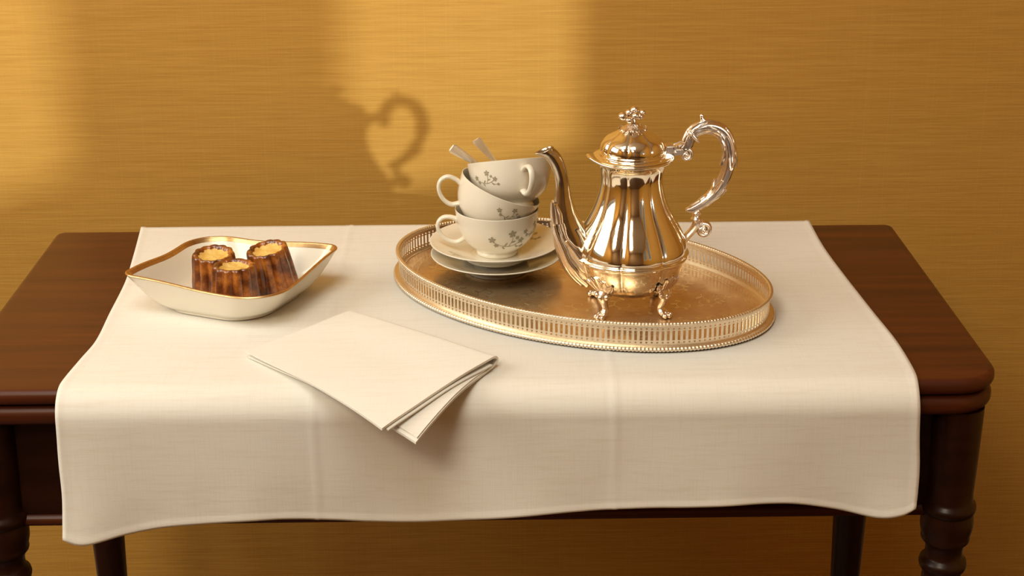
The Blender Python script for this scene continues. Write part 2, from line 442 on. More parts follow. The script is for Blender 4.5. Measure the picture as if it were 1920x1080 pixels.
# ------------------------------------------------------------------ folded napkin
def build_napkin():
    D0 = Vector((-.0805, -.097)); eS = (Vector((.018, .033))-D0); LS = eS.length; eS.normalize()
    eT = (Vector((-.222, .070))-D0); LT = eT.length; eT.normalize()
    th = .0011; A0 = Vector((-.222, .070)); B0 = Vector((-.130, .168)); C0 = Vector((.018, .033))
    # cross-section path in (s, z) with flag of how far along (0 upper ply ... 1 lower ply)
    path = []
    for k in range(31): s = LS*k/30; path.append((s-.0, .0092+.0028*sstep(.50, 1, k/30), 0.0))
    for k in range(1, 12):
        a = PI/2-PI*k/12; path.append((LS+.0068*math.cos(a)*1.1, .0070+.0050*math.sin(a), k/12))
    for k in range(31):
        q = k/30; s = LS*(1-q)
        path.append((s, .0018+.0010*math.sin(q*PI)*.3, 1.0))
    # small inner fold that closes the upper double ply
    nT = 44; sec = []
    m = len(path)
    for i in range(m):
        a = path[max(i-1, 0)]; b = path[min(i+1, m-1)]
        d = Vector((b[0]-a[0], b[1]-a[1])).normalized(); n = Vector((-d.y, d.x))
        sec.append((path[i], n))
    outer = [(p[0]+n.x*th, p[1]+n.y*th, p[2]) for p, n in sec]; inner = [(p[0]-n.x*th, p[1]-n.y*th, p[2]) for p, n in sec]
    loop = outer+inner[::-1]; L = len(loop)
    def place(s, z, fl, t):
        tt = t*LT
        low = sstep(.45, 1, fl)
        tt += low*(-.027*(1-s/LS)*(1-.80*t)+.001)
        s2 = s+low*.021*(1-s/LS)*(1-t)
        q = s2/LS; w = tt/LT; xy = (D0*(1-q)+C0*q)*(1-w)+(A0*(1-q)+B0*q)*w
        over = max(0, .004-xy.y); dz = -1.0*over*over-low*.3*over*over
        # edge loop stays puffed near the open end, flattens towards the far end
        zz = z*(1-.45*t) + .0009*noise.noise(Vector((xy.x*16, xy.y*16, 1.7)))
        zz += .0030*math.exp(-((s/LS-.0)/.25)**2)*(1-low)*sstep(.0, .6, 1-t)*.4
        return (xy.x, xy.y, CZ+zz+dz+.0006)
    vs = []
    for j in range(nT+1):
        for p in loop: vs.append(place(p[0], p[1], p[2], j/nT))
    fs = [(j*L+i, j*L+(i+1)%L, (j+1)*L+(i+1)%L, (j+1)*L+i) for j in range(nT) for i in range(L)]
    # end strips (between outer and inner curve)
    for base in (0, nT*L):
        for i in range(m-1): fs.append((base+i, base+i+1, base+L-2-i, base+L-1-i))
    # second ply just beneath the upper one: thin sheet with its own edge
    nb = len(vs)
    def sheet(z, s0, t0, fl):
        n0 = len(vs); nS = 30
        for j in range(nT+1):
            for i in range(nS+1):
                s = s0+(LS-.004-s0)*i/nS; t = t0+(1-t0)*j/nT
                for dz in (.0006, -.0006): vs.append(place(s, z+dz, fl, t))
        w = (nS+1)*2
        for j in range(nT):
            for i in range(nS):
                a = n0+j*w+i*2
                fs.append((a, a+2, a+2+w, a+w)); fs.append((a+1, a+1+w, a+3+w, a+3))
        for j in range(nT):
            for i in (0, nS):
                a = n0+j*w+i*2; fs.append((a, a+w, a+w+1, a+1))
        for i in range(nS):
            for j in (0, nT):
                a = n0+j*w+i*2; fs.append((a, a+1, a+3, a+2))
    sheet(.0062, .006, -.012, 0.0)
    sheet(.0041, .004, .004, 1.0)
    return mesh_obj('napkin', vs, fs, NAPKIN, None, True, 60)
tag(build_napkin(), 'folded white linen napkin with one corner sticking out over the table edge', 'napkin')

# ------------------------------------------------------------------ lozenge dish
def lozenge(a, b, ra, rb, n=96):
    """diamond with half diagonals a (x) and b (y), corner fillets ra / rb -> n points by angle"""
    poly = [(a, 0, ra), (0, b, rb), (-a, 0, ra), (0, -b, rb)]; pts = []
    for i in range(4):
        px, py, r = poly[i]; q = Vector(poly[i-1][:2]); s = Vector(poly[(i+1) % 4][:2]); p = Vector((px, py))
        u = (q-p).normalized(); v = (s-p).normalized(); half = math.acos(max(-1, min(1, u.dot(v))))/2
        d = r/math.tan(half); c = p+(u+v).normalized()*(r/math.sin(half))
        A = p+u*d; B = p+v*d; k = n//8
        a0 = math.atan2(A.y-c.y, A.x-c.x); a1 = math.atan2(B.y-c.y, B.x-c.x)
        while a1 < a0: a1 += 2*PI
        for j in range(k): pts.append(c+Vector((math.cos(a0+(a1-a0)*j/(k-1)), math.sin(a0+(a1-a0)*j/(k-1))))*r)
        # straight piece to the next fillet
        px2, py2, r2 = poly[(i+1) % 4]; nx_ = Vector(poly[(i+2) % 4][:2]); p2 = Vector((px2, py2))
        u2 = (p-p2).normalized(); v2 = (nx_-p2).normalized(); h2 = math.acos(max(-1, min(1, u2.dot(v2))))/2
        A2 = p2+u2*(r2/math.tan(h2))
        for j in range(1, k+1): pts.append(B.lerp(A2, j/(k+1)))
    return pts
def build_dish():
    e = tag(empty('serving_dish', (-.2535, .2265, CZ), (0, 0, math.radians(20.5))), 'white lozenge-shaped china dish with gilt edge holding the cakes', 'dish')
    def ring(f, z, wave=0):
        a = .086+.031*f; b = .084+.036*f
        pts = lozenge(a, b, .030-.017*f, .040+.003*f)
        out = []
        for p in pts:
            # slightly concave sides and lifted points towards the rim
            th = math.atan2(p.y/b, p.x/a); c = .5+.5*math.cos(4*th)
            k = 1-.018*f*(1-c); x_, y_ = p.x*k, p.y*k
            out.append((x_-.085*f*y_, y_, z+wave*(.72*math.cos(2*th)+.28*math.cos(4*th))))
        return out
    prof = [(0,.0045,0),(.10,.0055,0),(.30,.0105,0),(.52,.0185,.0008),(.72,.0265,.002),(.88,.0335,.0035),(1.0,.0386,.0045)]
    outer = [ring(f, z, w) for f, z, w in prof]
    th = .0026
    inner = []
    for f, z, w in prof[::-1]:
        R = ring(f, z, w); rr = []
        for x, y, zz in R:
            L = math.hypot(x, y); k = (L-th*(.9 if f > .05 else 1))/L
            rr.append((x*k, y*k, zz+th*(.9-.9*f)))
        inner.append(rr)
    rows = outer+inner; n = len(rows[0]); vs = [p for r in rows for p in r]
    fs = [(j*n+i, j*n+(i+1)%n, (j+1)*n+(i+1)%n, (j+1)*n+i) for j in range(len(rows)-1) for i in range(n)]
    fs.append(tuple(range(n-1, -1, -1))); fs.append(tuple((len(rows)-1)*n+i for i in range(n)))
    mesh_obj('bowl', vs, fs, DISH_CHINA, e, True, 60)
    # foot ring
    rows = [ring(f, z) for f, z in ((-.10, .0055), (-.13, .0002), (-.17, .0002), (-.17, .0055))]
    vs = [p for r in rows for p in r]
    fs = [(j*n+i, j*n+(i+1)%n, ((j+1) % 4)*n+(i+1)%n, ((j+1) % 4)*n+i) for j in range(4) for i in range(n)]
    mesh_obj('foot_ring', vs, fs, DISH_CHINA, e, True, 40)
    # gilt rim
    R = ring(1.0, .0386, .0045); pts = []
    for x, y, z in R:
        L = math.hypot(x, y); k = (L-th*.45)/L; pts.append((x*k, y*k, z+.0003))
    tag(MB().sweep(pts, [(.0016, .0013)]*len(pts), 8, up=(0,0,1), closed=True).obj('gilt_rim', GOLD, e), 'narrow gilt edge')
    # gilt band just inside the rim
    rows = []
    for f, z, w in ((1.0, .0386, .0045), (.93, .0352, .0038)):
        r = []
        for x, y, zz in ring(f, z, w):
            L = math.hypot(x, y); k = (L-th*1.0-.00035)/L; r.append((x*k, y*k, zz+.0008*(1-f)))
        rows.append(r)
    vs = rows[0]+rows[1]; fs = [(i, (i+1)%n, n+(i+1)%n, n+i) for i in range(n)]
    tag(mesh_obj('gilt_band', vs, fs, GOLD, e), 'gilt band inside the rim')
    return e
dish = build_dish()

# ------------------------------------------------------------------ caneles
def build_canele(seed, label, loc, tilt):
    e = tag(empty('canele', loc, tilt), label, 'cake', 'caneles in the dish')
    rnd = random.Random(seed); NF = 12; n = 12*12
    jit = [rnd.uniform(-.05, .05) for _ in range(NF)]
    def rf(t, amp):
        ph = (t*NF/(2*PI)); k = int(ph+.5) % NF; d = ph-int(ph+.5)      # -.5...5, ridge centre at 0
        return 1-amp*(abs(2*d)**1.6)*(1+jit[k]*3)+jit[k]*amp*.3
    h = .0440
    prof = [(r*1.12 if r > .001 else r, z*1.03, a) for r, z, a in [(.0005,0,0),(.0212,0,.05),(.0226,.0015,.08),(.0228,.005,.10),(.0222,.014,.12),(.0213,.025,.13),(.0207,.034,.13),(.0204,.0385,.13),(.0199,.0415,.12),(.0190,.0435,.10),
            (.0176,.0440,.08),(.0158,.0430,.07),(.0146,.0412,.07),(.0141,.0402,.07)]]
    mb = MB().lathe(prof, n, rf)
    mb.v = [v+Vector((noise.noise(v*90+Vector((seed,0,0))), noise.noise(v*90+Vector((0,seed,0))), .6*noise.noise(v*70)))*.0006 for v in mb.v]
    mb.obj('crust', CRUST, e, True, 70)
    cr = [(r*1.12, z*1.03, a) for r, z, a in [(.0152,.0416,.07),(.0136,.0400,.05),(.0110,.0391,.03),(.0075,.0389,.02),(.0035,.0391,0),(.0003,.0391,0)]]
    mb = MB().lathe(cr, n//2, rf)
    mb.v = [v+Vector((0, 0, .0007*noise.noise(v*260+Vector((seed,0,0))))) for v in mb.v]
    tag(mb.obj('custard_hollow', CRUMB, e, True, 80), 'pale yellow sunken top')
    return e
def place_canele(seed, label, top, lean_x, lean_y, rz):
    """top: world position of the top centre; lean_x / lean_y: the top's lean in degrees to +x / -y (viewer)"""
    rot = Matrix.Rotation(math.radians(lean_x), 3, 'Y') @ Matrix.Rotation(math.radians(lean_y), 3, 'X') @ Matrix.Rotation(rz, 3, 'Z')
    base = Vector(top)-rot @ Vector((0, 0, .044))
    return build_canele(seed, label, base, rot.to_euler())
FZ = CZ+.0072
place_canele(1, 'left canele with wide pale top standing upright in the dish', (-.2735, .2240, FZ+.0445), 0, 6, .1)
place_canele(2, 'middle canele nearest the dish front, tipped back against the others', (-.2455, .1805, FZ+.0470), 1, -1.5, .3)
place_canele(3, 'right canele leaning left, highest of the three in the dish', (-.2185, .2330, FZ+.0460), -8, 6, .0)

# ------------------------------------------------------------------ oval gallery tray
TC = Vector((.1095, .2375)); TA, TB, TANG = .2115, .1375, math.radians(-33.0)
tray = tag(empty('oval_tray', (TC.x, TC.y, CZ), (0, 0, TANG)), 'oval silver plated tray with pierced gallery edge carrying cups and pot', 'tray')
# arc length table
_NA = 4000; _arc = [0.0]
for i in range(_NA):
    t0, t1 = 2*PI*i/_NA, 2*PI*(i+1)/_NA
    _arc.append(_arc[-1]+math.hypot(TA*(math.cos(t1)-math.cos(t0)), TB*(math.sin(t1)-math.sin(t0))))
PER = _arc[-1]
def arc_t(s):
    s = (s % 1.0)*PER; lo, hi = 0, _NA
    while hi-lo > 1:
        m = (lo+hi)//2
        if _arc[m] <= s: lo = m
        else: hi = m
    return 2*PI*(lo+(s-_arc[lo])/max(_arc[hi]-_arc[lo], 1e-9))/_NA
def ell(s, off, z):
    t = arc_t(s); n = Vector((math.cos(t)/TA, math.sin(t)/TB)).normalized()
    return Vector((TA*math.cos(t)+n.x*off, TB*math.sin(t)+n.y*off, z))
def oval_ring(mb, prof, n=300):
    """closed profile of (offset, z) swept round the oval"""
    m = len(prof); vs = []
    for i in range(n):
        for o, z in prof: vs.append(ell(i/n, o, z))
    fs = [(i*m+k, i*m+(k+1)%m, ((i+1)%n)*m+(k+1)%m, ((i+1)%n)*m+k) for i in range(n) for k in range(m)]
    return mb.add(vs, fs)
GT = .0010
def gallery():
    mb = MB(); NS = 210
    for z0, z1 in ((.0045, .0078), (.0094, .0108), (.0208, .0220), (.0236, .0270)):
        oval_ring(mb, [(0, z0), (GT, z0), (GT, z1), (0, z1)], 420)
    def bars(z0, z1, frac):
        for i in range(NS):
            s0 = (i-frac/2)/NS; s1 = (i+frac/2)/NS
            a, b = ell(s0, .0001, 0), ell(s1, .0001, 0); c, d = ell(s1, GT-.0001, 0), ell(s0, GT-.0001, 0)
            vs = [(p.x, p.y, z) for z in (z0, z1) for p in (a, b, c, d)]
            mb.add(vs, [(0,1,5,4),(1,2,6,5),(2,3,7,6),(3,0,4,7)])
    bars(.0076, .0096, .66); bars(.0106, .0210, .50); bars(.0218, .0238, .66)
    return mb
tag(gallery().obj('pierced_gallery', TRAY_SILVER, tray, smooth=False), 'upright band pierced with narrow slots')
def bead_ring(name, off, z, rx, rz, beads, amp, slant=0):
    n = beads*6; m = 10; vs = []
    for i in range(n):
        s = i/n
        for k in range(m):
            p = 2*PI*k/m
            q = 1-amp*(.5-.5*math.cos(2*PI*i/6+slant*math.sin(p)))
            vs.append(ell(s, off+rx*q*math.cos(p), z+rz*q*math.sin(p)))
    fs = [(i*m+k, i*m+(k+1)%m, ((i+1)%n)*m+(k+1)%m, ((i+1)%n)*m+k) for i in range(n) for k in range(m)]
    return MB().add(vs, fs).obj(name, TRAY_SILVER, tray, sharp=0)
bead_ring('beaded_rim', GT+.0008, .0284, .0024, .0017, 330, .30)
o = MB(); oval_ring(o, [(.0000,.0262),(.0030,.0266),(.0034,.0274),(.0014,.0280),(-.0010,.0274)]); o.obj('rim_flange', TRAY_SILVER, tray)
bead_ring('gadroon_foot', .0042, .0026, .0030, .0025, 300, .28, .9)
o = MB(); oval_ring(o, [(-.004,.0030),(.0050,.0034),(.0046,.0050),(.0008,.0058),(-.004,.0052)]); o.obj('foot_flange', TRAY_SILVER, tray)
def tray_plate():
    n = 200; vs = []; rows = []
    for z, o in ((.0012, .002), (.0046, .002)):
        pass
    prof = [(1.0, .0012), (1.0, .0052), (.985, .0046), (.955, .0040), (.94, .0040), (.5, .0040), (.02, .0040)]
    for f, z in prof:
        for i in range(n):
            t = 2*PI*i/n; vs.append((TA*f*math.cos(t), TB*f*math.sin(t), z))
    m = len(prof)
    fs = [(j*n+i, j*n+(i+1)%n, (j+1)*n+(i+1)%n, (j+1)*n+i) for j in range(m-1) for i in range(n)]
    fs.append(tuple((m-1)*n+i for i in range(n))); fs.append(tuple(range(n-1, -1, -1)))
    return mesh_obj('plate', vs, fs, TRAY_FLOOR, tray, True, 40)
tag(tray_plate(), 'worn coppery tray floor')
TZ = CZ+.0041
def engraving():
    """scrolling leaf ornament laid round the tray floor as a hair-thin raised line"""
    mb = MB(); rnd = random.Random(4); zf = .00405
    def ribbon(pts, w):
        vs = []; m = len(pts)
        for i, p in enumerate(pts):
            d = (Vector(pts[min(i+1, m-1)])-Vector(pts[max(i-1, 0)])).normalized(); n = Vector((-d.y, d.x))
            ww = w*(.25+.75*math.sin(PI*min(.98, max(.02, i/(m-1)))))
            for s in (-1, 0, 1): vs.append((p[0]+n.x*ww*s, p[1]+n.y*ww*s, zf+(.00012 if s == 0 else 0)))
        fs = [(i*3+k, i*3+k+1, i*3+k+4, i*3+k+3) for i in range(m-1) for k in (0, 1)]
        mb.add(vs, fs)
    def scroll(cx, cy, ang, size, hand):
        pts = []
        for k in range(40):
            q = k/39; r = size*(1-q)**.8; a = ang+hand*q*3.6*PI/1.6
            pts.append((cx+r*math.cos(a), cy+r*math.sin(a)))
        ribbon(pts, .0008)
        for q in (.08, .2, .32, .45):
            i = int(q*39); p = pts[i]; a = ang+hand*q*3.6*PI/1.6
            out = [(p[0]+math.cos(a+hand*.5*t)*size*.55*t, p[1]+math.sin(a+hand*.5*t)*size*.55*t) for t in [j/8 for j in range(9)]]
            ribbon(out, .0019)
    for i in range(34):
        t = 2*PI*i/34; f = (.76, .58, .68)[i % 3]
        scroll(TA*f*math.cos(t), TB*f*math.sin(t), t+1.2+1.7*rnd.random(), .010+.008*rnd.random(), 1 if i % 2 else -1)
    for i in range(8):
        t = 2*PI*(i+.5)/8; scroll(TA*.34*math.cos(t), TB*.34*math.sin(t), t+2, .014, 1 if i % 2 else -1)
    for f in (.90, .93):
        pts = [(TA*f*math.cos(2*PI*i/160), TB*f*math.sin(2*PI*i/160)) for i in range(161)]
        ribbon(pts, .0006)
    return mb.obj('engraved_scrollwork', ENGRAVE, tray, True, 0)
tag(engraving(), 'engraved scrolling leaf pattern', kind='stuff')

# ------------------------------------------------------------------ china: saucers, cups
SAUCER = [(.0005,.0030),(.0300,.0030),(.0312,.0002),(.0340,.0002),(.0352,.0036),(.0420,.0072),(.0560,.0132),(.0680,.0178),(.0712,.0192),(.0722,.0200),(.0720,.0208),(.0708,.0208),
          (.0670,.0194),(.0555,.0152),(.0420,.0096),(.0345,.0074),(.0280,.0062),(.0262,.0058),(.0240,.0056),(.0005,.0056)]
CUP = [(.0005,.0022),(.0195,.0022),(.0203,.0002),(.0225,.0002),(.0228,.0030),(.0216,.0050),(.0228,.0062),(.0290,.0100),(.0362,.0170),(.0408,.0255),(.0434,.0345),(.0449,.0440),(.0457,.0508),
       (.0455,.0514),(.0447,.0512),(.0436,.0445),(.0421,.0350),(.0395,.0262),(.0350,.0184),(.0280,.0122),(.0200,.0092),(.0005,.0086)]
def smooth_prof(p, n): return spline(p, n)
def sprig(mb, surf, u0, v0, size, seed, flip=1):
    """flat printed spray: stems and small flowers laid on a surface point function surf(u,v) in metres"""
    rnd = random.Random(seed)
    def ribbon(pts, w):
        vs = []; m = len(pts)
        for i, p in enumerate(pts):
            d = (Vector(pts[min(i+1, m-1)])-Vector(pts[max(i-1, 0)])).normalized(); n = Vector((-d.y, d.x))
            for s in (-1, 1): vs.append(surf(p[0]+n.x*w*s, p[1]+n.y*w*s))
        mb.add(vs, [(i*2, i*2+1, i*2+3, i*2+2) for i in range(m-1)])
    def blob(u, v, r, ang, asp=1.0):
        vs = [surf(u, v)]; n = 10
        for k in range(n):
            p = 2*PI*k/n; a, b = r*math.cos(p), r*asp*math.sin(p)
            vs.append(surf(u+a*math.cos(ang)-b*math.sin(ang), v+a*math.sin(ang)+b*math.cos(ang)))
        mb.add(vs, [(0, k+1, (k+1) % n+1) for k in range(n)])
    def flower(u, v, r):
        a0 = rnd.random()*2
        for k in range(5):
            a = a0+2*PI*k/5; blob(u+r*.75*math.cos(a), v+r*.75*math.sin(a), r*.62, a, .66)
    S = size
    stems = [[(0,0),(.25*flip,-.06),(.5*flip,-.03),(.78*flip,.10)], [(.32*flip,-.05),(.42*flip,.2),(.40*flip,.42)], [(.55*flip,0),(.72*flip,-.12),(.9*flip,-.14)], [(0,0),(-.18*flip,.08),(-.30*flip,.22)]]
    for st in stems: ribbon([(u0+S*a, v0+S*b) for a, b in spline(st, 10)], .00030)
    for a, b, r in ((.78,.13,.10),(.40,.46,.11),(-.30,.25,.10),(-.16,.02,.07),(.92,-.14,.06),(.60,.28,.06)):
        flower(u0+S*a*flip, v0+S*b, S*r)
    for a, b, ang in ((.2,.04,.9),(.47,.12,.3),(.66,-.12,-.6),(.12,-.12,-.8)):
        blob(u0+S*a*flip, v0+S*b, S*.085, ang*flip, .36)
def cup_surf(theta0):
    tab = [(z, r) for r, z in CUP[7:13]]
    def f(u, v):
        z = v; r = interp(tab, z)+.00025
        t = theta0+u/.040
        return (r*math.cos(t), r*math.sin(t), z)
    return f
def saucer_surf():
    tab = sorted([(r, z) for r, z in SAUCER[12:17]])
    def f(u, v):
        r = math.hypot(u, v); return (u, v, interp(tab, r)+.0003)
    return f
CHINA_G = 'china tea set stacked on the tray'
def build_saucer(label, loc, rz):
    e = tag(empty('saucer', loc, (0, 0, rz)), label, 'saucer', CHINA_G)
    MB().lathe(smooth_prof(SAUCER, 76), 96).obj('plate', CHINA, e, sharp=60)
    f = saucer_surf()
    for k in range(4):
        mb = MB()
        a = k*PI/2+.5
        def g(u, v, a=a):
            x, y = .052+v, u
            return f(x*math.cos(a)-y*math.sin(a), x*math.sin(a)+y*math.cos(a))
        sprig(mb, g, -.004, -.003, .016, 20+k)
        tag(mb.obj('floral_print', PRINT_SOFT, e, sharp=0), 'pale printed flower spray')
    return e
SAU0 = TZ; SAU1 = SAU0+.0115
build_saucer('lower saucer of the stack, lying flat on the tray floor', (.0236, .2970, SAU0), .3)
build_saucer('upper saucer of the stack, directly under the lowest cup', (.0225, .3050, SAU1), .1)
def build_cup(label, base, up, handle_ang, sprigs):
    """base: foot centre; up: cup axis; handle_ang: world heading of the handle"""
    up = Vector(up).normalized()
    x = Vector((math.cos(handle_ang), math.sin(handle_ang), 0)); x = (x-up*x.dot(up)).normalized(); y = up.cross(x)
    e = tag(empty('teacup', base, Matrix((x, y, up)).transposed().to_euler()), label, 'cup', CHINA_G)
    MB().lathe(smooth_prof(CUP, 90), 96).obj('cup_bowl', CHINA, e, sharp=60)
    path = spline([(.0425,0,.0395),(.0500,0,.0425),(.0585,0,.0425),(.0640,0,.0375),(.0648,0,.0300),(.0605,0,.0220),(.0530,0,.0160),(.0440,0,.0140),(.0355,0,.0185)], 40)
    rad = [(.0021+.0006*abs(1-2*i/40), .0034+.0010*abs(1-2*i/40)**2) for i in range(41)]
    MB().sweep(path, rad, 12, up=(0,1,0)).obj('handle', CHINA, e)
    for th, u, v, s, sd, fl in sprigs:
        mb = MB(); sprig(mb, cup_surf(th), u, v, s, sd, fl)
        tag(mb.obj('floral_print', PRINT, e, sharp=0), 'grey green printed flower spray')
    return e
C1 = Vector((.0242, .3045, SAU1+.0058))
build_cup('lowest teacup of the stack, upright on the saucers with handle left', C1, (0,0,1), math.radians(184), [(PI/2+.02, .000, .021, .030, 1, 1), (PI/2+.98, -.004, .029, .022, 2, 1)])
R2 = Vector((.0290, .3045, .8495)); U2 = Vector((.385, .0, .923))
build_cup('middle teacup of the stack, tipped down to the right with handle left', R2-U2*.051, U2, math.radians(186), [(PI/2+.10, .000, .034, .021, 3, 1)])
R3 = Vector((.0380, .3120, .8765)); U3 = Vector((-.075, .30, .95)).normalized()
build_cup('top teacup of the stack, holding the spoons, handle facing front', R3-U3*.051, U3, math.radians(-70), [(-PI/3-.12, .000, .030, .021, 5, 1)])

# ------------------------------------------------------------------ teaspoons
def build_spoon(label, tip, low, side):
    tip, low = Vector(tip), Vector(low); d = (low-tip); L = d.length
    z = d.normalized(); x = Vector((-.5, -.7, .5)).cross(z).normalized(); y = z.cross(x)
    e = tag(empty('teaspoon', low, (0,0,0)), label, 'spoon', 'teaspoons in the top cup')
    e.rotation_euler = Matrix((x, y, -z)).transposed().to_euler()     # local +z runs to the handle tip
    n = 24; pts = []; rad = []
    for i in range(n+1):
        q = i/n; zz = L*q
        pts.append((0, .0025*math.sin(q*PI*.9), zz)); w = .0021+.0026*sstep(.35, 1.0, q)+.0006*sstep(.93, 1, q)-.0016*sstep(.985, 1, q)
        rad.append((w, .0009+.0004*(1-q)))
    MB().sweep(pts, rad, 14, up=(0,1,0), prof=lambda p: 1+.10*abs(math.cos(p))**6).obj('handle', SPOON_SILVER, e)
    mb = MB().sphere((0, 0, 0), .0105, 16, 10, (.62, .22, 1.0)); mb.xform(Matrix.Translation((0, 0, -.008)))
    mb.obj('spoon_bowl', SPOON_SILVER, e)
    return e
build_spoon('left teaspoon in the top cup, handle leaning far to the left', (-.0330, .3260, .9015), (.0300, .3140, .8545), (.6, .0, .8))
build_spoon('right teaspoon in the top cup, with broad flared handle end', (.0115, .3420, .9030), (.0390, .3150, .8520), (.95, -.2, .2))

# ------------------------------------------------------------------ coffee pot
pot = tag(empty('coffee_pot', (.1597, .182, TZ), (0, 0, math.radians(8.5))), 'lobed silver coffee pot with scroll handle standing on the tray', 'coffee pot')
NL = 8
def lobe(t, amp):
    """lobes centred on multiples of 45 degrees, sharp seams between"""
    d = (t*NL/(2*PI)); d = d-math.floor(d+.5)            # -.5 .. .5
    a = abs(2*d)
    return 1+.72*amp*(.22-a**3.4)
BODY = [(.0005,.0165,0),(.0160,.0170,.0),(.0290,.0200,.03),(.0395,.0258,.060),(.0475,.0340,.070),(.0528,.0430,.070),(.0560,.0520,.068),(.0574,.0568,.060),
        (.0586,.0578,.050),(.0597,.0590,.045),(.0598,.0602,.045),(.0588,.0614,.050),(.0573,.0620,.058),(.0569,.0630,.066),(.0572,.0660,.075),(.0564,.0710,.085),(.0537,.0785,.095),(.0484,.0890,.10),
        (.0425,.0995,.10),(.0375,.1100,.095),(.0338,.1210,.085),(.0316,.1310,.08),(.0310,.1390,.075),(.0318,.1460,.065),(.0332,.1515,.05),(.0352,.1550,.03),(.0385,.1578,.008),(.0408,.1590,0),
        (.0416,.1602,0),(.0410,.1614,0),(.0380,.1618,0),(.0340,.1610,0),(.0320,.1560,0)]
def body_mb():
    dense = spline(BODY, 150)
    n = 320; vs = []
    for r, z, amp in dense:
        for i in range(n):
            t = 2*PI*i/n; k = lobe(t, max(amp, 0))
            rr = max(r, .0003)*k; zz = z
            # pouring lip of the mouth rim towards the spout
            c = sstep(.154, .1595, z)*math.exp(-(((t-PI)/.30)**2))*(1 if r > .036 else 0)
            rr += .0055*c; zz += .0042*c
            vs.append((rr*math.cos(t), rr*math.sin(t), zz))
    m = len(dense)
    fs = [(j*n+i, j*n+(i+1)%n, (j+1)*n+(i+1)%n, (j+1)*n+i) for j in range(m-1) for i in range(n)]
    return MB().add(vs, fs)
body_mb().obj('body', POT_SILVER, pot, sharp=0)
LID = [(.0330,.1606,0),(.0392,.1618,0),(.0396,.1626,0),(.0375,.1636,0),(.0348,.1642,0),(.0338,.1652,0),(.0336,.1666,.01),(.0320,.1672,.03),(.0322,.1690,.055),(.0322,.1715,.07),(.0313,.1750,.08),(.0294,.1783,.090),(.0262,.1812,.092),
       (.0215,.1840,.09),(.0166,.1868,.08),(.0122,.1897,.06),(.0092,.1920,.03),(.0062,.1938,0),(.0045,.1965,0),(.0003,.1975,0)]
lid = MB().lathe(spline(LID, 90), 256, lobe).obj('lid', POT_SILVER, pot, sharp=0)
def leaf_mesh(mb, spine, widths, normal_of, thick=.0010, cup=.25, teeth=5, toothamp=.22):
    """an acanthus-like leaf: spine points, half widths, outward normal per point"""
    m = len(spine); K = 8; top = []; spine = [Vector(p) for p in spine]
    for i in range(m):
        d = (spine[min(i+1, m-1)]-spine[max(i-1, 0)]).normalized(); n = Vector(normal_of(i)).normalized(); s = d.cross(n).normalized(); n = s.cross(d)
        w = widths[i]*(1+toothamp*math.sin(2*PI*teeth*i/(m-1)))
        row = []
        for k in range(K+1):
            q = 2*k/K-1
            hgt = thick*(.35+.65*(1-abs(q))**.6)+(.35*thick*math.cos(abs(q)*2.2*PI))-cup*w*q*q*.5
            row.append(spine[i]+s*(w*q)+n*hgt)
        top.append((row, n))
    n0 = []; vs = []
    for row, n in top: vs += row
    for row, n in top: vs += [p-n*(thick*1.6) for p in row]
    w = K+1; h = m*w; fs = []
    for i in range(m-1):
        for k in range(K):
            a = i*w+k; fs.append((a, a+1, a+1+w, a+w)); fs.append((h+a, h+a+w, h+a+w+1, h+a+1))
        for k in (0, K):
            a = i*w+k; fs.append((a, a+w, h+a+w, h+a))
    for k in range(K):
        fs.append((k, h+k, h+k+1, k+1)); a = (m-1)*w+k; fs.append((a, a+1, h+a+1, h+a))
    mb.add(vs, fs); return mb
# calyx and flower finial on the lid
mb = MB()
for k in range(9):
    a = 2*PI*k/9+.2; c, s = math.cos(a), math.sin(a)
    sp = [(c*r, s*r, z) for r, z in spline([(.0045,.1955),(.0070,.1930),(.0100,.1912),(.0128,.1906),(.0142,.1918)], 10)]
    leaf_mesh(mb, sp, [.0020+.0016*math.sin(PI*min(1, i/10+.12)) for i in range(11)], lambda i, c=c, s=s: (c*.5, s*.5, 1), .0007, .2, 2, .12)
tag(mb.obj('leaf_calyx', ORN_SILVER, lid, sharp=60), 'ruffled ring of leaves')
mb = MB(); mb.sweep(spline([(0,0,.194),(.0006,0,.198),(-.0006,.0004,.202)], 8), [.0030-.0008*i/8 for i in range(9)], 10)
for x, y, z, r, sq in ((-.0098,-.002,.2040,.0042,.8),(-.0045,-.0050,.2010,.0036,.7),(.0010,-.0052,.2045,.0033,.85),(.0052,-.0030,.2035,.0036,.85),(.0085,.0010,.2058,.0029,.9),(.0015,.0020,.2085,.0036,.85),(-.0035,.0020,.2062,.0032,.9),(-.0060,.0040,.2030,.0030,.8),(.0045,.0050,.2040,.0030,.9)):
    mb.sphere((x*1.12, y, .2035+(z-.2035)*1.1), r*1.2, 14, 10, (1, 1, sq))
for k in range(3):
    a = PI+.9*(k-1)*.8; c, s = math.cos(a), math.sin(a)
    sp = [(c*r, s*r, z) for r, z in spline([(.002,.1985),(.006,.1990),(.0095,.2010),(.0112,.2042)], 8)]
    leaf_mesh(mb, sp, [.0012+.0022*math.sin(PI*min(1, i/8*.9+.1)) for i in range(9)], lambda i, c=c, s=s: (-c*.4, -s*.4, 1), .0007, -.3, 1, .05)
tag(mb.obj('flower_finial', ORN_SILVER, lid, sharp=60), 'flower cluster finial')
